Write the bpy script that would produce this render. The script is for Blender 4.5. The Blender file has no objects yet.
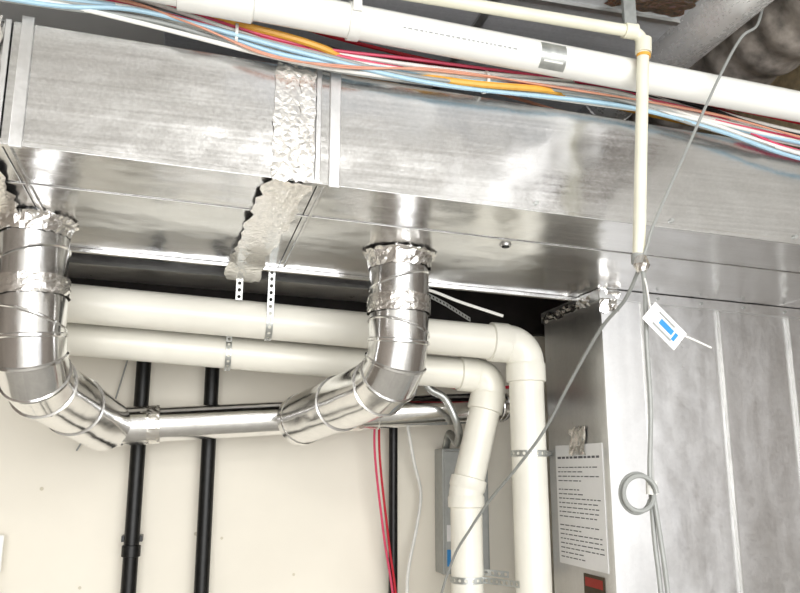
import bpy, bmesh, math, random
from mathutils import Vector, Matrix, noise
random.seed(7)
H=1.5
sc=bpy.context.scene
def lin(c): return tuple(pow(x,2.2) for x in c)
# ---------------- materials ----------------
def newmat(name):
    m=bpy.data.materials.new(name); m.use_nodes=True
    nt=m.node_tree; return m,nt,nt.nodes['Principled BSDF']
def setc(sock,c): sock.default_value=(c[0],c[1],c[2],1)
def plain(name,c,rough=.5,metal=0,bump=0,bscale=40,var=.04):
    m,nt,b=newmat(name)
    N=nt.nodes;L=nt.links
    tc=N.new('ShaderNodeTexCoord'); ns=N.new('ShaderNodeTexNoise'); ns.inputs['Scale'].default_value=bscale; ns.inputs['Detail'].default_value=4
    L.new(tc.outputs['Object'],ns.inputs['Vector'])
    cr=N.new('ShaderNodeValToRGB'); c=lin(c)
    cr.color_ramp.elements[0].position=.3; cr.color_ramp.elements[1].position=.7
    cr.color_ramp.elements[0].color=(*[max(0,x*(1-var*2)) for x in c],1)
    cr.color_ramp.elements[1].color=(*[min(1,x*(1+var)) for x in c],1)
    L.new(ns.outputs['Fac'],cr.inputs['Fac']); L.new(cr.outputs['Color'],b.inputs['Base Color'])
    b.inputs['Roughness'].default_value=rough; b.inputs['Metallic'].default_value=metal
    if bump:
        bp=N.new('ShaderNodeBump'); bp.inputs['Strength'].default_value=bump; bp.inputs['Distance'].default_value=.003
        L.new(ns.outputs['Fac'],bp.inputs['Height']); L.new(bp.outputs['Normal'],b.inputs['Normal'])
    return m
def galv(name,base=.72,r0=.16,r1=.34,streak=(2,60,60),wave=.35,tint=(1,1,1),spang=120,metal=1,sp=.22,cv=(.88,1.1),mb=.08):
    m,nt,b=newmat(name); N=nt.nodes;L=nt.links
    tc=N.new('ShaderNodeTexCoord')
    mp=N.new('ShaderNodeMapping'); mp.inputs['Scale'].default_value=streak
    L.new(tc.outputs['Object'],mp.inputs['Vector'])
    n1=N.new('ShaderNodeTexNoise'); n1.inputs['Scale'].default_value=1.5; n1.inputs['Detail'].default_value=6; n1.inputs['Roughness'].default_value=.65
    L.new(mp.outputs['Vector'],n1.inputs['Vector'])
    vo=N.new('ShaderNodeTexVoronoi'); vo.inputs['Scale'].default_value=spang
    L.new(tc.outputs['Object'],vo.inputs['Vector'])
    sep=N.new('ShaderNodeSeparateColor'); L.new(vo.outputs['Color'],sep.inputs['Color'])
    mx=N.new('ShaderNodeMath'); mx.operation='MULTIPLY_ADD'; mx.inputs[1].default_value=sp
    L.new(sep.outputs['Red'],mx.inputs[0]); 
    mm=N.new('ShaderNodeMath'); mm.operation='MULTIPLY'; mm.inputs[1].default_value=.85; L.new(n1.outputs['Fac'],mm.inputs[0])
    L.new(mm.outputs[0],mx.inputs[2])
    mr=N.new('ShaderNodeMapRange'); mr.inputs[1].default_value=.2; mr.inputs[2].default_value=.85; mr.inputs[3].default_value=r0; mr.inputs[4].default_value=r1
    L.new(mx.outputs[0],mr.inputs[0]); L.new(mr.outputs[0],b.inputs['Roughness'])
    cr=N.new('ShaderNodeValToRGB'); cr.color_ramp.elements[0].position=.25; cr.color_ramp.elements[1].position=.8
    cr.color_ramp.elements[0].color=(base*cv[0]*tint[0],base*cv[0]*tint[1],base*cv[0]*tint[2],1)
    cr.color_ramp.elements[1].color=(base*cv[1]*tint[0],base*cv[1]*tint[1],base*cv[1]*tint[2],1)
    L.new(mx.outputs[0],cr.inputs['Fac']); L.new(cr.outputs['Color'],b.inputs['Base Color'])
    b.inputs['Metallic'].default_value=metal
    n2=N.new('ShaderNodeTexNoise'); n2.inputs['Scale'].default_value=4.5; n2.inputs['Detail'].default_value=2
    L.new(tc.outputs['Object'],n2.inputs['Vector'])
    bp=N.new('ShaderNodeBump'); bp.inputs['Strength'].default_value=wave; bp.inputs['Distance'].default_value=.02
    L.new(n2.outputs['Fac'],bp.inputs['Height'])
    bp2=N.new('ShaderNodeBump'); bp2.inputs['Strength'].default_value=mb; bp2.inputs['Distance'].default_value=.001
    L.new(mx.outputs[0],bp2.inputs['Height']); L.new(bp.outputs['Normal'],bp2.inputs['Normal'])
    L.new(bp2.outputs['Normal'],b.inputs['Normal'])
    return m
M={}
M['galv']=galv('galvanised_sheet',base=.76,r0=.12,r1=.30,streak=(1.2,70,70),spang=200,sp=.17,wave=.5,mb=.10,cv=(.85,1.12))
M['galv_bright']=galv('bright_round_duct_metal',base=.88,r0=.11,r1=.2,streak=(20,20,3),wave=.3,spang=160,sp=.12)
M['galv_dull']=galv('plenum_sheet_metal',base=.74,r0=.25,r1=.40,streak=(12,12,1.2),wave=.35,spang=110,sp=.18,cv=(.92,1.06),mb=.02)
M['galv_corner']=galv('plenum_corner_metal',base=.78,r0=.32,r1=.43,streak=(12,12,1.2),wave=.15,spang=110,sp=.16,cv=(.94,1.05),mb=.02)
M['galv_up']=galv('overhead_round_metal',base=.88,r0=.22,r1=.34,streak=(12,2,12),wave=.3,metal=.35,spang=110,sp=.14,cv=(.95,1.05),mb=.02)
M['galv_grey']=galv('grey_overhead_sheet',base=.58,r0=.4,r1=.5,wave=.1,tint=(.95,.98,1.03),metal=.1)
def foil():
    m,nt,b=newmat('foil_tape'); N=nt.nodes;L=nt.links
    b.inputs['Metallic'].default_value=1; b.inputs['Roughness'].default_value=.24; setc(b.inputs['Base Color'],(.93,.91,.88))
    tc=N.new('ShaderNodeTexCoord'); v=N.new('ShaderNodeTexVoronoi'); v.inputs['Scale'].default_value=60; v.feature='DISTANCE_TO_EDGE'
    n=N.new('ShaderNodeTexNoise'); n.inputs['Scale'].default_value=50; n.inputs['Detail'].default_value=4
    L.new(tc.outputs['Object'],v.inputs['Vector']);L.new(tc.outputs['Object'],n.inputs['Vector'])
    a=N.new('ShaderNodeMath');a.operation='ADD';L.new(v.outputs['Distance'],a.inputs[0]);L.new(n.outputs['Fac'],a.inputs[1])
    bp=N.new('ShaderNodeBump'); bp.inputs['Strength'].default_value=.35; bp.inputs['Distance'].default_value=.004
    L.new(a.outputs[0],bp.inputs['Height']);L.new(bp.outputs['Normal'],b.inputs['Normal'])
    return m
M['foil']=foil()
M['strap']=plain('zinc_strap',(.74,.75,.74),.4,.8,var=.1)
M['seam']=plain('seam_metal',(.82,.82,.81),.35,.9,var=.05,bscale=20)
M['pvc']=plain('white_pvc',(.96,.96,.94),.25,bscale=8,var=.02)
M['pvc_cream']=plain('aged_cream_pvc',(.95,.94,.895),.3,bscale=7,var=.03,bump=.05)
M['conduit']=plain('cream_conduit',(.93,.92,.84),.4,bscale=12)
M['black']=plain('black_iron',(.1,.1,.1),.4,.3,bscale=60,var=.3,bump=.1)
M['dark']=plain('gap_shade',(.14,.125,.12),.85,bscale=12,var=.3)  # near-black colour for the shade in the gaps behind the ducts
M['wall']=plain('cream_drywall',(.95,.927,.872),.75,bscale=3,var=.02)
M['wall2']=plain('dark_reflected_wall',(.50,.47,.44),.8,bscale=3,var=.1)  # unseen side walls, darkened to give the metal dark reflections
M['ceil']=plain('ceiling_paint',(.86,.855,.84),.9,bscale=5)
M['floor']=plain('concrete',(.70,.69,.67),.8,bscale=6,var=.1)
M['spackle']=plain('spackle',(.84,.81,.73),.8,bscale=15)
M['flex']=plain('flex_duct_jacket',(.62,.59,.56),.45,.1,bscale=25,var=.3,bump=.5)
M['panel']=plain('grey_enamel',(.68,.69,.68),.45,.2)
M['paper']=plain('white_paper',(.95,.95,.95),.7,var=.01)
M['ink']=plain('ink',(.38,.38,.40),.7)
M['blue']=plain('blue_print',(.2,.55,.82),.5)
M['redlab']=plain('red_label',(.6,.15,.1),.5)
M['grnlab']=plain('dark_label',(.25,.2,.12),.5)
M['w_grey']=plain('grey_cable',(.60,.61,.60),.45)
M['w_white']=plain('white_cable',(.93,.93,.91),.45)
M['w_blue']=plain('light_blue_cable',(.66,.8,.88),.4)
M['w_red']=plain('red_cable',(.75,.13,.2),.4)
M['w_dred']=plain('dark_red_cable',(.55,.1,.14),.4)
M['w_pink']=plain('pink_cable',(.85,.3,.42),.4)
M['w_orange']=plain('orange_hose',(.92,.68,.28),.4)
M['w_copper']=plain('copper_braid',(.80,.56,.46),.4)
M['w_black']=plain('black_cable',(.12,.12,.13),.5)
M['wood']=plain('ceiling_lumber',(.8,.72,.58),.8,var=.15)
# ---------------- mesh helpers ----------------
def empty(name):
    e=bpy.data.objects.new(name,None); e.empty_display_size=.05; sc.collection.objects.link(e); return e
def mk(name,verts,faces,mat,parent=None,smooth=True,ang=35):
    me=bpy.data.meshes.new(name); me.from_pydata([(v[0],v[1],v[2]+H) for v in verts],[],faces)
    bm=bmesh.new(); bm.from_mesh(me); bmesh.ops.recalc_face_normals(bm,faces=bm.faces); bm.to_mesh(me); bm.free()
    me.materials.append(M[mat]); 
    if smooth:
        me.polygons.foreach_set('use_smooth',[True]*len(me.polygons)); me.set_sharp_from_angle(angle=math.radians(ang))
    o=bpy.data.objects.new(name,me); sc.collection.objects.link(o)
    if parent: o.parent=parent
    return o
def box(name,x0,x1,y0,y1,z0,z1,mat,parent=None,zs=0.0,bev=0):
    f=lambda x,z:z-zs*x
    vs=[(x,y,f(x,z)) for x in(x0,x1) for y in(y0,y1) for z in(z0,z1)]
    fs=[(0,1,3,2),(4,6,7,5),(0,4,5,1),(2,3,7,6),(0,2,6,4),(1,5,7,3)]
    o=mk(name,vs,fs,mat,parent,smooth=False)
    if bev:
        b=o.modifiers.new('b','BEVEL'); b.width=bev; b.segments=2
    return o
def V(*a): return Vector(a)
def fillet(pts,rad,seg=8):
    pts=[Vector(p) for p in pts]; out=[pts[0]]
    for i in range(1,len(pts)-1):
        a,b,c=pts[i-1],pts[i],pts[i+1]
        d1=(a-b).normalized(); d2=(c-b).normalized(); th=d1.angle(d2)
        t=min(rad/math.tan(th/2),(a-b).length*.49,(c-b).length*.49); r=t*math.tan(th/2)
        cen=b+(d1+d2).normalized()*(r/math.sin(th/2))
        p0=b+d1*t;p1=b+d2*t;u=(p0-cen);w=(p1-cen); an=u.angle(w)
        for k in range(seg+1):
            s=k/seg; out.append(cen+(u*math.sin((1-s)*an)+w*math.sin(s*an))/math.sin(an))
    out.append(pts[-1]); return out
def tube(name,pts,r,mat,parent=None,n=24,caps=True,ang=35,nz=0,smooth=True,tan=None):
    pts=[Vector(p) for p in pts]; m=len(pts)
    rs=[r]*m if not isinstance(r,(list,tuple)) else r
    T=[]
    for i in range(m):
        a=(pts[i]-pts[i-1]).normalized() if i>0 else None
        b=(pts[i+1]-pts[i]).normalized() if i<m-1 else None
        T.append((a+b).normalized() if a and b else (a or b))
    if tan: T=tan
    u=T[0].orthogonal().normalized(); vs=[];fs=[]
    for i in range(m):
        u=(u-T[i]*u.dot(T[i])).normalized(); w=T[i].cross(u)
        for j in range(n):
            a=2*math.pi*j/n; rr=rs[i]
            if nz: rr+=random.uniform(-nz,nz)
            sh=T[i]*(random.uniform(-nz,nz)*1.5 if nz else 0)
            vs.append(pts[i]+(u*math.cos(a)+w*math.sin(a))*rr+sh)
    for i in range(m-1):
        for j in range(n):
            fs.append((i*n+j,i*n+(j+1)%n,(i+1)*n+(j+1)%n,(i+1)*n+j))
    if caps: fs.append(tuple(range(n))); fs.append(tuple(range((m-1)*n,m*n)))
    return mk(name,vs,fs,mat,parent,smooth=smooth,ang=ang)
def spline(pts,sub=10):
    P=[Vector(p) for p in pts]; P=[P[0]*2-P[1]]+P+[P[-1]*2-P[-2]]; out=[]
    for i in range(1,len(P)-2):
        for k in range(sub):
            t=k/sub; a,b,c,d=P[i-1],P[i],P[i+1],P[i+2]
            out.append(.5*((2*b)+(c-a)*t+(2*a-5*b+4*c-d)*t*t+(3*b-a-3*c+d)*t**3))
    out.append(P[-2]); return out
def cable(name,pts,r,mat,parent=None,sub=10): return tube(name,spline(pts,sub),r,mat,parent,n=8)
def sheet(name,o,u,v,nu,nv,amp,mat,parent=None,ragged=.004,smooth=False,curl=0):
    o=Vector(o);u=Vector(u);v=Vector(v);nrm=u.cross(v).normalized(); vs=[];fs=[]
    for i in range(nu+1):
        for j in range(nv+1):
            e=V(0,0,0)
            if i in(0,nu): e+=u.normalized()*random.uniform(-ragged,ragged)
            if j in(0,nv): e+=v.normalized()*random.uniform(-ragged,ragged)
            if curl and j>nv-3: e+=nrm*curl*(j-nv+3)/3
            vs.append(o+u*i/nu+v*j/nv+nrm*random.uniform(0,amp)+e)
    for i in range(nu):
        for j in range(nv): 
            a=i*(nv+1)+j; fs.append((a,a+1,a+nv+2,a+nv+1))
    return mk(name,vs,fs,mat,parent,smooth=smooth,ang=60)
def strap(name,path,wdir,w,parent):
    path=[Vector(p) for p in path]; wdir=Vector(wdir).normalized()
    L=[0]
    for i in range(len(path)-1): L.append(L[-1]+(path[i+1]-path[i]).length)
    def at(s):
        for i in range(len(path)-1):
            if s<=L[i+1] or i==len(path)-2:
                return path[i].lerp(path[i+1],(s-L[i])/max(1e-6,L[i+1]-L[i]))
    vs=[];fs=[];n=max(1,int(L[-1]/w)); c=L[-1]/n
    sq=[(-1,-1),(0,-1),(1,-1),(1,0),(1,1),(0,1),(-1,1),(-1,0)]
    for k in range(n):
        s0=(k+.5)*c; b=len(vs)
        for p,q in sq: vs.append(at(s0+p*c/2)+wdir*q*w/2)
        for p,q in sq:
            d=math.hypot(p,q); vs.append(at(s0+p/d*c*.27)+wdir*q/d*w*.27)
        for j in range(8): fs.append((b+j,b+(j+1)%8,b+8+(j+1)%8,b+8+j))
    o=mk(name,vs,fs,'strap',parent,smooth=False)
    md=o.modifiers.new('s','SOLIDIFY'); md.thickness=.0015
    return o
# ---------------- room ----------------
box('floor',-3,5,-4,3.1,-1.55,-1.5,'floor')
wb=box('wall_back',-3,5,3.1,3.2,-1.5,1.25,'wall')
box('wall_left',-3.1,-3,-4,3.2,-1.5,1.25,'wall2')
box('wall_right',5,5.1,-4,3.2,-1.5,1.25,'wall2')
box('ceiling',-3.1,5.1,-4,3.2,1.25,1.35,'ceil')
e=empty('shade_backing'); box('backing_slab',-3,5,3.05,3.1,.56,1.25,'dark',e)  # added dark backing, paints the shade above the wall behind the pipes
e=empty('gap_shade_block'); box('long_block',-1.9,1.22,2.43,2.70,.70,1.04,'dark',e,zs=.02)  # added dark block, stands in for the shaded gap behind the trunk
e=empty('drywall_screw_patches')
for i in range(12):
    x=random.uniform(-.8,.7); z=random.uniform(-.5,.2); r=random.uniform(.003,.007)
    tube('patch_%d'%i,[(x,3.0985,z),(x,3.0998,z)],r,'spackle',e,n=12)
# ---------------- trunk duct ----------------
S=.037; ZB=.610; ZT=.868; Y0=1.60; Y1=2.37
zb=lambda x:ZB-S*x
zt=lambda x:ZT-S*x
t=empty('sheet_metal_trunk_duct')
def tb(n,x0,x1,y0,y1,z0,z1,m): return box(n,x0,x1,y0,y1,z0,z1,m,t,zs=S,bev=.0015)
xs=[-1.9,-.374,.25,1.9,2.9]
for i in range(4):
    tb('section_%d'%i,xs[i]+.001,xs[i+1]-.001,Y0,Y1,ZB,ZT,'galv')
tb('bottom_lock_seam',-1.9,2.9,1.835,1.842,ZB-.003,ZB,'galv')
tb('front_bottom_lip',-1.9,2.9,Y0-.003,Y0+.012,ZB-.006,ZB+.006,'galv')
tb('back_bottom_lip',-1.9,2.9,Y1-.012,Y1+.004,ZB-.012,ZB,'galv')
for k,xc in enumerate((-.345,.282)):
    tb('drive_cleat_front_%d'%k,xc-.012,xc+.012,Y0-.007,Y0,ZB-.01,ZT+.012,'galv_dull')
    tb('drive_cleat_line_%d'%k,xc-.042,xc-.030,Y0-.005,Y0,ZB,ZT,'galv_dull')
    xt=xc-.093
    sheet('foil_tape_front_%d'%k,(xt-.038,Y0-.009,zb(xt)-.008),(.07,0,0),(0,0,.268),10,10,-.0042,'foil',t,.005,True)
    sheet('foil_tape_front_b_%d'%k,(xt+.015,Y0-.011,zb(xt)-.008),(.032,0,0),(0,0,.268),5,12,-.004,'foil',t,.004,True)
    sheet('foil_tape_bottom_%d'%k,(xt-.05,Y0-.008,zb(xt)-.009),(.098,0,-.0036),(-.040,.80,0),9,26,-.0045,'foil',t,.009,True,-.03)
    tb('bottom_slip_%d'%k,xc-.02,xc-.012,Y0,Y1,ZB-.005,ZB,'galv')
tube('test_plug',[(.79,1.88,zb(.79)),(.79,1.88,zb(.79)-.006)],[.016,.014],'seam',t,n=16)
tube('test_plug_core',[(.79,1.88,zb(.79)-.005),(.79,1.88,zb(.79)-.009)],.010,'black',t,n=12)
for x in (.75,1.1,1.45): tube('screw_%d'%int(x*100),[(x,Y0-.006,zb(x)+.015),(x,Y0,zb(x)+.015)],.005,'strap',t,n=8)
# ---------------- second rectangular duct behind ----------------
b=empty('sheet_metal_branch_duct')
box('body',-1.9,.72,2.74,3.0,.665,.86,'galv_dull',b,zs=.03,bev=.002)
box('lip',-1.9,.72,2.73,2.75,.655,.667,'seam',b,zs=.03)
# ---------------- round takeoff ducts ----------------
def gore_tube(name,pts,r,ridge,mat,par,n=40):
    # every ring around a joint shares the mitre plane, so neighbouring gores never cross
    P=[Vector(p) for p in pts]; out=[];rs=[];T=[]
    for i,p in enumerate(P):
        if 0<i<len(P)-1:
            d0=(P[i-1]-p).normalized();d1=(P[i+1]-p).normalized(); tt=(d1-d0).normalized()
            for s,rr in ((-.006,r),(-.003,r+ridge),(.003,r+ridge),(.006,r)):
                out.append(p+tt*s); rs.append(rr); T.append(tt)
        else:
            out.append(p);rs.append(r); T.append(((P[1]-P[0]) if i==0 else (P[-1]-P[-2])).normalized())
    return tube(name,out,rs,mat,par,n=n,ang=20,tan=T)
def rounddown(name,top,corner,end,r):
    e=empty(name)
    top=Vector(top);corner=Vector(corner);end=Vector(end)
    f=fillet([top,corner,end],.115,3)
    up=(top-corner).normalized()
    first=f[1].copy()
    f.insert(1,top.lerp(first,.60))
    f.insert(-1,f[-2].lerp(end,.45))
    gore_tube('adjustable_elbow_run',f,r,.0045,'galv_bright',e)
    for k,q in enumerate((.33,.86)):
        c=top.lerp(first,q); tilt=V(.28*(1 if k else -1),.1,1).normalized()
        tube('bead_%d'%k,[c-tilt*.005,c-tilt*.002,c+tilt*.002,c+tilt*.005],[r,r+.006,r+.006,r],'galv_bright',e,n=40,caps=False)
    def band(n,a,b2,m,rr,nz,mt='foil'): 
        pp=[a.lerp(b2,i/m) for i in range(m+1)]
        tube(n,pp,rr,mt,e,n=44,caps=False,nz=nz,smooth=False)
    a=top-V(0,0,.045); band('foil_collar',top+V(0,0,-.001),a,4,[r+.014,r+.010,r+.007,r+.006,r+.004],.0025)
    vs=[];fs=[];n=60
    for j in range(n):
        an=2*math.pi*j/n
        for q,rr in enumerate((r+.004,r+.016+random.uniform(-.003,.008))):
            vs.append((top.x+rr*math.cos(an),top.y+rr*math.sin(an),zb(top.x+rr*math.cos(an))-(.012 if q==0 else .003)-random.uniform(0,.006)))
    for j in range(n): fs.append((2*j,2*j+1,2*((j+1)%n)+1,2*((j+1)%n)))
    mk('foil_flange',vs,fs,'foil',e,smooth=False)
    m1=top.lerp(first,.6); band('foil_joint_band',m1-up*.024,m1+up*.024,6,r+.006,.0010)
    return e
d1=rounddown('round_takeoff_duct',(-.392,2.12,zb(-.392)-.002),(-.372,2.12,.225),(-.245,2.74,.145),.0835)
d2=rounddown('round_takeoff_duct.001',(.553,2.07,zb(.553)-.002),(.549,2.07,.24),(.375,2.67,.166),.0815)
pe=Vector((.375,2.67,.166)); pd=(pe-Vector((.549,2.07,.24))).normalized()
tube('end_collar',[pe-pd*.03,pe-pd*.026,pe+pd*.0,pe+pd*.004],[.0815,.0845,.0845,.081],'galv_bright',d2,n=40)
hz=empty('round_horizontal_duct')
HR=.057
gore_tube('left_elbow',[(-.247,2.73,.146),(-.235,2.785,.144),(-.20,2.81,.144),(-.12,2.815,.148)],.064,.003,'galv_bright',hz,32)
hp=[(-.13,2.815,.148),(1.08,2.815,.232)]
tube('pipe',hp,HR,'galv_bright',hz,n=40)
dv=(Vector(hp[1])-Vector(hp[0])).normalized()
for k,s in enumerate((.0,.03,.78)):
    c=Vector(hp[0])+dv*(.02+s); tube('bead_%d'%k,[c-dv*.004,c-dv*.002,c+dv*.002,c+dv*.004],[HR,HR+.004,HR+.004,HR],'galv_bright',hz,n=36,caps=False)
q=[Vector(hp[0])+dv*(i*.012-.005) for i in range(6)]
tube('foil_band_left',q,HR+.006,'foil',hz,n=34,caps=False,nz=.0015,smooth=False)
q=[Vector(hp[0])+dv*(.66+i*.02) for i in range(5)]
tube('foil_band_mid',q,HR+.003,'foil',hz,n=34,caps=False,nz=.001,smooth=False)
p2=fillet([hp[1],(1.14,2.815,.236),(1.14,3.1,.25)],.05,4); gore_tube('wall_elbow',p2,HR,.003,'galv_bright',hz,32)
# ---------------- large cream drain pipes ----------------
def pvcrun(name,pts,r,rad,hub,mat):
    e=empty(name); pts=[Vector(p) for p in pts]
    tube('pipe',fillet(pts,rad,12),r,mat,e,n=36)
    for i in range(1,len(pts)-1):
        b=pts[i];d1=(pts[i-1]-b).normalized();d2=(pts[i+1]-b).normalized(); th=d1.angle(d2); tt=rad/math.tan(th/2)
        a=b+d1*(tt+hub); c=b+d2*(tt+hub)
        f=fillet([a,b,c],rad,12)
        P=[f[0],f[0]-d1*.003,f[1]+d1*.006,f[1]]+f[2:-2]+[f[-2],f[-2]+d2*.006,f[-1]-d2*.003,f[-1]]
        R=[r+.002,r+.008,r+.008,r+.004]+[r+.004]*(len(f)-4)+[r+.004,r+.008,r+.008,r+.002]
        tube('elbow_fitting_%d'%i,P,R,mat,e,n=36)
    return e
A=pvcrun('drain_pipe',[(-1.8,2.45,.545),(1.089,2.45,.412),(1.095,2.45,-1.5)],.057,.085,.045,'pvc_cream')
B=pvcrun('drain_pipe.001',[(-1.8,2.6,.478),(1.03,2.6,.322),(.925,2.6,-.07),(.925,2.6,-1.5)],.053,.07,.04,'pvc_cream')
st=empty('perforated_hanger_strap')
ya=2.45
strap('strip',[(.235,2.379,.60),(.235,2.385,.51)]+[(.235,ya+.060*math.cos(a),.452+.060*math.sin(a)) for a in [math.radians(x) for x in range(170,285,12)]],(1,0,0),.020,st)
st2=empty('perforated_hanger_strap.001')
strap('strip',[(.14,2.379,.60),(.14,2.379,.535),(.14,2.387,.50)],(1,0,0),.020,st2)
strap('strip_lower',[(.125,2.51,.50)]+[(.125,2.6+.056*math.cos(a),.370+.056*math.sin(a)) for a in [math.radians(x) for x in range(150,285,12)]],(1,0,0),.018,st2)
st3=empty('perforated_pipe_band')
strap('strip',[(1.092+.0595*math.cos(math.radians(a)),2.45+.0595*math.sin(math.radians(a)),.055) for a in range(0,361,15)],(0,0,1),.02,st3)
strap('tail',[(1.15,2.47,.055),(1.251,2.62,.06)],(0,0,1),.018,st3)
st4=empty('perforated_pipe_band.001')
strap('strip',[(.925+.056*math.cos(math.radians(a)),2.6+.056*math.sin(math.radians(a)),-.345) for a in range(150,330,15)]+[(1.0,2.50,-.345),(1.035,2.43,-.345)],(0,0,1),.02,st4)
strap('strip_b',[(.98,2.60,-.325),(1.05,2.55,-.33)],(0,0,1),.02,st4)
# ---------------- white PVC at top ----------------
pv=empty('white_pvc_pipe')
pz=lambda x:.942-.050*x
tube('pipe',[(-1.6,1.5,pz(-1.6)),(2.6,1.5,pz(2.6))],.036,'pvc',pv,n=32)
tube('coupling',[(-.06,1.5,pz(-.06)),(-.057,1.5,pz(-.06)),(.09,1.5,pz(.09)),(.093,1.5,pz(.09))],[.037,.043,.043,.037],'pvc',pv,n=32)
def patch(name,x0,x1,a0,a1,rr,mat,par):
    vs=[];fs=[];k=8
    for i in range(k+1):
        a=math.radians(a0+(a1-a0)*i/k)
        for x in(x0,x1): vs.append((x,1.5+rr*math.cos(a),pz(x)+rr*math.sin(a)))
    for i in range(k): fs.append((2*i,2*i+1,2*i+3,2*i+2))
    mk(name,vs,fs,mat,par)
patch('foil_label',.715,.775,150,250,.0366,'strap',pv)
patch('label_line',.722,.768,195,205,.0370,'w_white',pv)
patch('label_line_b',.722,.768,215,222,.0370,'w_white',pv)
x=.40
while x<.66:
    w_=random.uniform(.004,.01); patch('print_%d'%int(x*1000),x,x+w_,197,203,.0363,'w_grey',pv); x+=w_+.004
cl=empty('pipe_hanger_clamp')
xx=.30
tube('ring',[(xx-.012,1.5,pz(xx)),(xx+.012,1.5,pz(xx))],.040,'w_white',cl,n=28)
box('strap_up',xx-.009,xx+.009,1.455,1.459,pz(xx),1.049,'w_white',cl)
# ---------------- vertical conduit ----------------
cd=empty('electrical_conduit')
tube('run',fillet([(-.9,1.44,.985),(.955,1.44,.965),(.905,1.44,.43)],.03,8),.0135,'conduit',cd,n=20)
tube('elbow_hub',[(.954,1.44,.95),(.951,1.44,.915)],.018,'conduit',cd,n=20)
tube('elbow_hub_b',[(.905,1.44,.966),(.935,1.44,.966)],.018,'conduit',cd,n=20)
tube('lock_ring',[(.9515,1.44,.912),(.951,1.44,.905)],.0155,'w_orange',cd,n=20)
tube('end_bushing',[(.906,1.44,.445),(.905,1.44,.425)],.016,'w_grey',cd,n=20)
box('ceiling_strap',.90,.93,1.425,1.435,.975,1.049,'strap',cd)
# ---------------- plenum ----------------
pl=empty('furnace_supply_plenum')
PX=1.253;PY=2.225;PB=2.64
def zp(x): return zb(x)-.002
def pbox(n,x0,x1,y0,y1,z0,m,ztop=None):
    vs=[]
    for x in(x0,x1):
        for y in(y0,y1):
            vs+= [(x,y,z0),(x,y,zp(x) if ztop is None else ztop)]
    return mk(n,vs,[(0,1,3,2),(4,6,7,5),(0,4,5,1),(2,3,7,6),(0,2,6,4),(1,5,7,3)],m,pl,smooth=False)
pbox('body',PX+.004,2.9,PY+.012,PB,-.75,'galv_dull')
pbox('corner_panel',PX,PX+.142,PY,PB,-.75,'galv_corner')
pbox('corner_bead',PX-.002,PX+.010,PY-.003,PY+.01,-.75,'galv_corner')
pbox('side_sheet',PX-.0008,PX,PY+.01,PB,-.75,'galv_dull')
pbox('seam_corner',PX+.138,PX+.146,PY-.006,PY+.012,-.75,'seam')
for k,x in enumerate((1.685,1.955,2.3)):
    pbox('standing_seam_%d'%k,x-.003,x+.003,PY-.002,PY+.013,-.75,'seam')
pbox('s_cleat_side',PX-.012,PX,PY-.01,PB,zp(PX)-.035,'seam')
mk('top_flange',[(PX-.01,PY-.012,zp(PX)-.03),(2.9,PY-.012,zp(2.9)-.03),(2.9,PY-.012,zp(2.9)),(PX-.01,PY-.012,zp(PX)),(PX-.01,PY+.012,zp(PX)-.03),(2.9,PY+.012,zp(2.9)-.03),(2.9,PY+.012,zp(2.9)),(PX-.01,PY+.012,zp(PX))],
   [(0,1,2,3),(4,7,6,5),(0,4,5,1),(3,2,6,7),(0,3,7,4),(1,5,6,2)],'galv_dull',pl,smooth=False)
sheet('foil_patch_corner',(PX-.016,PY-.016,zp(PX)-.07),(.07,0,0),(0,0,.07),6,6,-.008,'foil',pl,.01)
sheet('foil_patch_side',(PX-.018,PY+.03,zp(PX)-.045),(0,.36,0),(0,0,.03),24,3,-.006,'foil',pl,.006)
for k in range(9):
    x=1.45+.16*k; tube('screw_%d'%k,[(x,PY-.017,zp(x)-.015),(x,PY-.012,zp(x)-.015)],.005,'strap',pl,n=8)
fc=empty('furnace_cabinet')
box('cabinet',PX-.02,2.9,PY-.05,PB+.1,-1.5,-.752,'panel',fc,bev=.008)
box('door_panel',PX+.05,2.8,PY-.065,PY-.05,-1.4,-.85,'panel',fc,bev=.006)
nt_=empty('posted_notice')
box('paper',PX-.003,PX-.001,2.262,2.585,-.30,.085,'paper',nt_)
vs=[];fs=[]
z=.04
rows=0
while z>-.285:
    y=2.57; big=(rows in(0,))
    endy=2.30 if random.random()>.25 else 2.42
    if rows in(5,12): z-=.014
    while y>endy:
        w=random.uniform(.012,.035)
        if y-w<2.275: break
        b0=len(vs); h=.0032 if not big else .007
        vs+=[(PX-.0035,y,z),(PX-.0035,y-w,z),(PX-.0035,y-w,z+h),(PX-.0035,y,z+h)]; fs.append((b0,b0+1,b0+2,b0+3)); y-=w+.007
    z-=.0145 if not big else .03; rows+=1
mk('print',vs,fs,'ink',nt_,smooth=False)
sheet('foil_tape',(PX-.004,2.47,.05),(0,-.11,0),(0,0,.09),8,6,.005,'foil',nt_,.006)
lb=empty('warning_label')
box('plate',PX-.003,PX-.001,2.29,2.42,-.46,-.315,'grnlab',lb)
box('red_band',PX-.0036,PX-.003,2.30,2.41,-.352,-.325,'redlab',lb)
box('red_band_b',PX-.0036,PX-.003,2.30,2.41,-.45,-.385,'redlab',lb)
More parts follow.
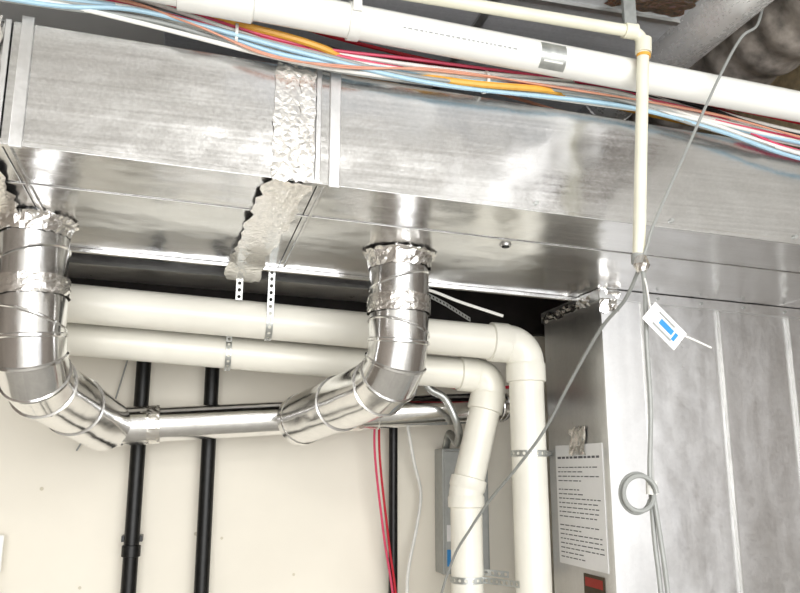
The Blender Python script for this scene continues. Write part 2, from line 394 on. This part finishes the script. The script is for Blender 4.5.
# ---------------- wall items ----------------
for k,(x,r,y,cp) in enumerate([(-.150,.026,3.03,-.27),(.093,.026,3.03,-.9),(.785,.017,3.03,-.8)]):
    e=empty('black_iron_pipe' if k==0 else 'black_iron_pipe.%03d'%k)
    tube('pipe',[(x,y,-1.5),(x,y,.60)],r,'black',e,n=20)
    tube('coupling',[(x,y,cp-.02),(x,y,cp-.018),(x,y,cp+.018),(x,y,cp+.02)],[r,r+.006,r+.006,r],'black',e,n=20)
    box('wall_clamp',x-.035,x+.035,y-.002,3.1,cp+.03,cp+.05,'black',e)
ep=empty('electrical_panel')
box('enclosure',.972,1.16,3.0,3.1,-.38,.085,'panel',ep,bev=.004)
box('cover',.979,1.153,2.992,3.0,-.37,.075,'panel',ep,bev=.003)
box('blue_label',.985,1.01,2.989,2.992,-.35,-.29,'blue',ep)
box('white_label',.985,1.005,2.989,2.992,-.26,-.2,'paper',ep)
fx=empty('flexible_metal_conduit')
pp=spline([(.79,2.69,.36),(.826,2.69,.285),(.887,2.69,.246),(.935,2.70,.15),(.965,2.80,.10),(.99,2.96,.14),(1.0,3.04,.085)],24)
tube('armour',pp,[.012+.0024*(i%2) for i in range(len(pp))],'strap',fx,n=14,ang=80)
cable('upper',[(.79,2.69,.36),(.78,2.69,.42),(.76,2.71,.5),(.76,2.71,.69)],.012,'strap',fx)
rw=empty('red_control_wires')
cable('wire_1',[(.72,2.92,.55),(.71,2.94,.25),(.715,2.96,.05),(.755,2.98,-.25),(.79,2.99,-.5),(.8,2.99,-.9)],.0045,'w_red',rw)
cable('wire_2',[(.73,2.92,.55),(.70,2.94,.26),(.695,2.96,.08),(.735,2.98,-.22),(.78,2.99,-.5),(.79,2.99,-.9)],.0045,'w_pink',rw)
cable('wire_3',[(1.15,2.72,.30),(1.0,2.72,.285),(.88,2.72,.31),(.80,2.73,.4),(.76,2.93,.55)],.006,'w_red',rw)
wc=empty('white_wall_cable')
cable('cable',[(.82,2.98,.55),(.82,2.98,.25),(.85,2.98,.05),(.885,3.0,-.08),(.87,3.0,-.2),(.83,2.98,-.36),(.82,2.96,-.5),(.82,2.96,-1)],.0065,'w_white',wc)
bw=empty('black_wall_cable')
cable('cable',[(1.09,2.94,.10),(1.07,2.93,.0),(1.08,2.93,-.2),(1.06,2.94,-.5),(1.06,2.94,-.9)],.008,'w_black',bw)
ob=empty('wall_junction_box')
box('box',-.66,-.57,3.05,3.1,-.32,-.22,'w_white',ob,bev=.004)
box('plate',-.67,-.56,3.044,3.05,-.33,-.21,'pvc',ob,bev=.004)
cable('cord',[(-.60,3.045,-.26),(-.585,2.98,-.3),(-.575,2.98,-.4),(-.59,3.0,-.55),(-.6,3.05,-.9)],.006,'w_grey',ob)
tw=empty('thin_wall_cable')
cable('cable',[(-.18,3.04,.54),(-.22,3.07,.35),(-.26,3.07,.2),(-.33,3.07,.12),(-.36,3.08,.07)],.003,'w_grey',tw)
# ---------------- cable bundle on trunk ----------------
G=[(-1.9,.95),(-1.2,.935),(-.7,.93),(-.3,.925),(-.1,.918),(.2,.872),(.49,.857),(.93,.864),(1.19,.846),(1.48,.80),(2.0,.775),(2.8,.75)]
cb=empty('cable_bundle')
specs=[('w_blue',.0052,0,0,0),('w_white',.006,.012,0,0),('w_grey',.005,-.010,0,0),('w_white',.005,.022,.01,0),('w_white',.005,-.016,-.012,0),
       ('w_white',.005,.004,.03,0),('w_grey',.0045,.026,.012,0),('w_blue',.005,-.012,-.03,1),('w_pink',.0038,.018,.0,1),('w_white',.0045,.02,-.012,1),('w_black',.006,.034,.04,0),('w_dred',.005,.045,.04,0),('w_grey',.0045,-.004,-.02,1),('w_black',.005,.03,.0,0),('w_pink',.0035,.03,-.01,1),('w_white',.0045,.036,.0,0)]
for i,(m,r,dz,dy,f) in enumerate(specs):
    pts=[]
    for (x,z) in G:
        pts.append((x+random.uniform(-.03,.03),1.570+dy*.4+random.uniform(-.006,.006),z+dz+random.uniform(-.011,.011)-(.02 if f and x>1 else 0)))
    cable('cable_%02d'%i,pts,r,m,cb,8)
for k,x in enumerate((.06,.62)):
    zz=.90 if k==0 else .868
    tube('cable_tie_%d'%k,[(x,1.575,zz),(x+.006,1.575,zz)],[.026,.026],'w_white',cb,n=14)
oh=empty('orange_tubing')
cable('tube',[(-1.5,1.66,1.0),(-.5,1.62,.985),(-.15,1.59,.957),(.1,1.565,.918),(.24,1.562,.893),(.36,1.60,.875),(.48,1.57,.858),(.6,1.550,.848),(.76,1.555,.858),(.86,1.6,.875),(1.0,1.64,.885),(1.5,1.66,.85)],.0078,'w_orange',oh)
cp=empty('copper_signal_wire')
cable('wire',[(-1.0,1.55,1.0),(-.25,1.555,.945),(-.05,1.55,.905),(.13,1.552,.855),(.3,1.55,.846),(.5,1.545,.868),(.8,1.545,.862),(1.2,1.548,.85),(1.6,1.548,.80),(2.4,1.555,.76)],.0024,'w_copper',cp)
cable('wire_twist',[(-1.0,1.554,1.004),(-.25,1.555,.941),(-.05,1.554,.909),(.13,1.551,.851),(.3,1.549,.85),(.5,1.546,.864),(.8,1.549,.866),(1.2,1.545,.846),(1.6,1.549,.804),(2.4,1.552,.764)],.0024,'w_copper',cp)
bc=empty('brown_wire')
cable('wire',[(-1.5,1.6,.93),(-.6,1.585,.955),(-.2,1.58,.95),(.1,1.585,.91),(.3,1.60,.885),(.6,1.62,.88),(1.0,1.7,.86)],.004,'w_copper',bc)
rc=empty('red_ceiling_cable')
cable('wire',[(-.6,1.60,1.03),(0,1.60,.99),(.3,1.60,.94),(.6,1.60,.912),(.93,1.60,.91),(1.3,1.57,.88),(2.2,1.56,.8)],.0045,'w_red',rc)
# ---------------- overhead sheet duct, round duct, flex ----------------
ov=empty('overhead_return_duct')
box('body',-.1,1.09,1.50,2.38,1.05,1.22,'galv_grey',ov,bev=.003)
box('front_section',.1,1.09,1.0,1.498,1.05,1.22,'galv_grey',ov,bev=.003)
box('seam_a',.1,1.09,1.49,1.506,1.042,1.05,'seam',ov)
box('seam_b',.62,.64,1.0,2.38,1.043,1.05,'seam',ov)
sheet('foil_joint',(.88,1.40,1.046),(.2,0,0),(0,.07,0),10,6,-.003,'foil',ov,.01,True)
rd=empty('overhead_round_duct')
gore_tube('duct',[(1.19,.2,1.12),(1.19,2.0,1.115),(1.19,2.38,1.12),(1.19,3.05,1.13)],.09,.003,'galv_up',rd,36)
fl=empty('insulated_flex_duct')
n=200; pp=[(1.445+.02*math.sin(i*.04),.2+i*.014,1.125) for i in range(n)]
tube('jacket',pp,[.112+.006*math.sin(i*.9) for i in range(n)],'flex',fl,n=30,ang=80)
for k,x in enumerate((1.75,2.15,2.55)):
    e=empty('ceiling_joist' if k==0 else 'ceiling_joist.%03d'%k); box('long_block',x-.02,x+.02,1.2,3.04,1.02,1.25,'wood',e)
# ---------------- hanging cable, coil, tag ----------------
hc=empty('hanging_thermostat_cable')
cable('from_ceiling',[(1.295,1.44,1.25),(1.295,1.44,1.14),(1.262,1.435,1.035),(1.205,1.43,.985),(1.13,1.43,.865),(1.02,1.42,.67),(.935,1.42,.51),(.915,1.42,.46),(.905,1.435,.42)],.0034,'w_grey',hc)
cable('down_run',[(.905,1.435,.43),(.902,1.42,.38),(.895,1.415,.25),(.897,1.42,.12),(.886,1.42,.0),(.889,1.42,-.03),(.900,1.42,-.13),(.908,1.42,-.227),(.93,1.43,-.5),(.95,1.45,-1.2)],.0048,'w_grey',hc)
cable('down_run_b',[(.890,1.428,-.03),(.893,1.43,-.13),(.899,1.43,-.227),(.915,1.44,-.5),(.94,1.46,-1.2)],.0048,'w_grey',hc)
lp=[(.853+.034*math.cos(math.radians(20*i)),1.412+.0006*i-.01,-.042+(.033+(.0035 if i>18 else 0))*math.sin(math.radians(20*i))) for i in range(36)]
cable('coil',lp,.0046,'w_grey',hc,3)
tube('tie',[(.887,1.42,-.045),(.888,1.42,-.020)],.011,'w_white',hc,n=12)
tube('knot',[(.906,1.43,.437),(.904,1.43,.418),(.903,1.428,.405)],[.012,.017,.01],'foil',hc,n=14,nz=.002,smooth=False)
dr=empty('drooping_grey_cable')
cable('cable',[(.905,1.435,.42),(.903,1.5,.36),(.895,1.6,.31),(.893,1.75,.21),(.891,1.9,.102),(.872,2.05,.005),(.855,2.2,-.08),(.835,2.32,-.17),(.825,2.45,-.267),(.82,2.6,-.45),(.81,2.8,-.9)],.004,'w_grey',dr)
tg=empty('wire_tag')
c=Vector((.925,1.395,.285)); a=math.radians(-43); u=V(math.cos(a),0,math.sin(a)); w=V(-math.sin(a),0,math.cos(a))
def plate(n,cu,cw,hu,hw,y,m):
    vs=[];
    for dy in(0,-.0008):
        for p,q in((-1,-1),(1,-1),(1,1),(-1,1)): vs.append(c+u*(cu+p*hu)+w*(cw+q*hw)+V(0,y+dy,0))
    mk(n,vs,[(0,1,2,3),(7,6,5,4),(0,4,5,1),(1,5,6,2),(2,6,7,3),(3,7,4,0)],m,tg,smooth=False)
plate('card',0,0,.046,.024,0,'paper'); plate('blue_print',.004,.001,.018,.006,-.001,'blue')
plate('print_line',.002,-.014,.026,.002,-.001,'w_grey');plate('blue_print_b',.030,-.002,.004,.009,-.001,'blue')
plate('print_line_b',-.004,.014,.022,.002,-.001,'w_grey')
cable('string',[(.905,1.43,.41),(.9,1.41,.37),(.896,1.396,.325),(.905,1.394,.31)],.002,'w_white',tg)
cable('zip_tail',[(.955,1.397,.272),(.985,1.395,.262),(1.03,1.395,.245)],.0022,'w_white',tg)
bk=empty('angled_support_strap')
strap('strap',[(.66,2.38,.58),(.80,2.42,.53),(.9,2.46,.49)],(0,0,1),.014,bk)
cable('wire',[(.62,2.38,.55),(.72,2.38,.565),(.84,2.38,.53),(.98,2.37,.49)],.005,'w_white',bk)
# ---------------- lights ----------------
w=bpy.data.worlds.new('sky'); sc.world=w; w.use_nodes=True
bg=w.node_tree.nodes['Background']; bg.inputs[0].default_value=(.98,.985,1,1); bg.inputs[1].default_value=1.4
def area(n,loc,rot,sx,sy,p,col=(1,1,1)):
    l=bpy.data.lights.new(n,'AREA'); l.shape='RECTANGLE'; l.size=sx;l.size_y=sy;l.energy=p;l.color=col
    o=bpy.data.objects.new(n,l); o.location=loc; o.rotation_euler=[math.radians(a) for a in rot]; sc.collection.objects.link(o); return o
area('overhead_fill',(0.3,-1.2,H+1.2),(0,0,0),1.2,.5,42,(1,.98,.95))  # added lamp behind the camera, brightens what the duct front reflects
area('overhead_fill.001',(-1.9,1.0,H+1.2),(0,0,0),.6,1.6,20,(1,.98,.95))  # second added overhead fill, out of view on the left
area('back_wall_fill',(0.5,-3.8,H+.0),(90,0,0),5,2.2,200,(1,.995,.98))  # added fill from behind the camera to brighten the back wall
# ---------------- camera ----------------
cam=bpy.data.cameras.new('cam'); co=bpy.data.objects.new('camera',cam); sc.collection.objects.link(co)
co.location=(0,0,H); co.rotation_euler=(math.radians(90+12.3),0,math.radians(-15)); cam.sensor_width=36; cam.lens=36; cam.clip_start=.02
sc.camera=co
sc.view_settings.view_transform='Standard'
sc.view_settings.exposure=.22
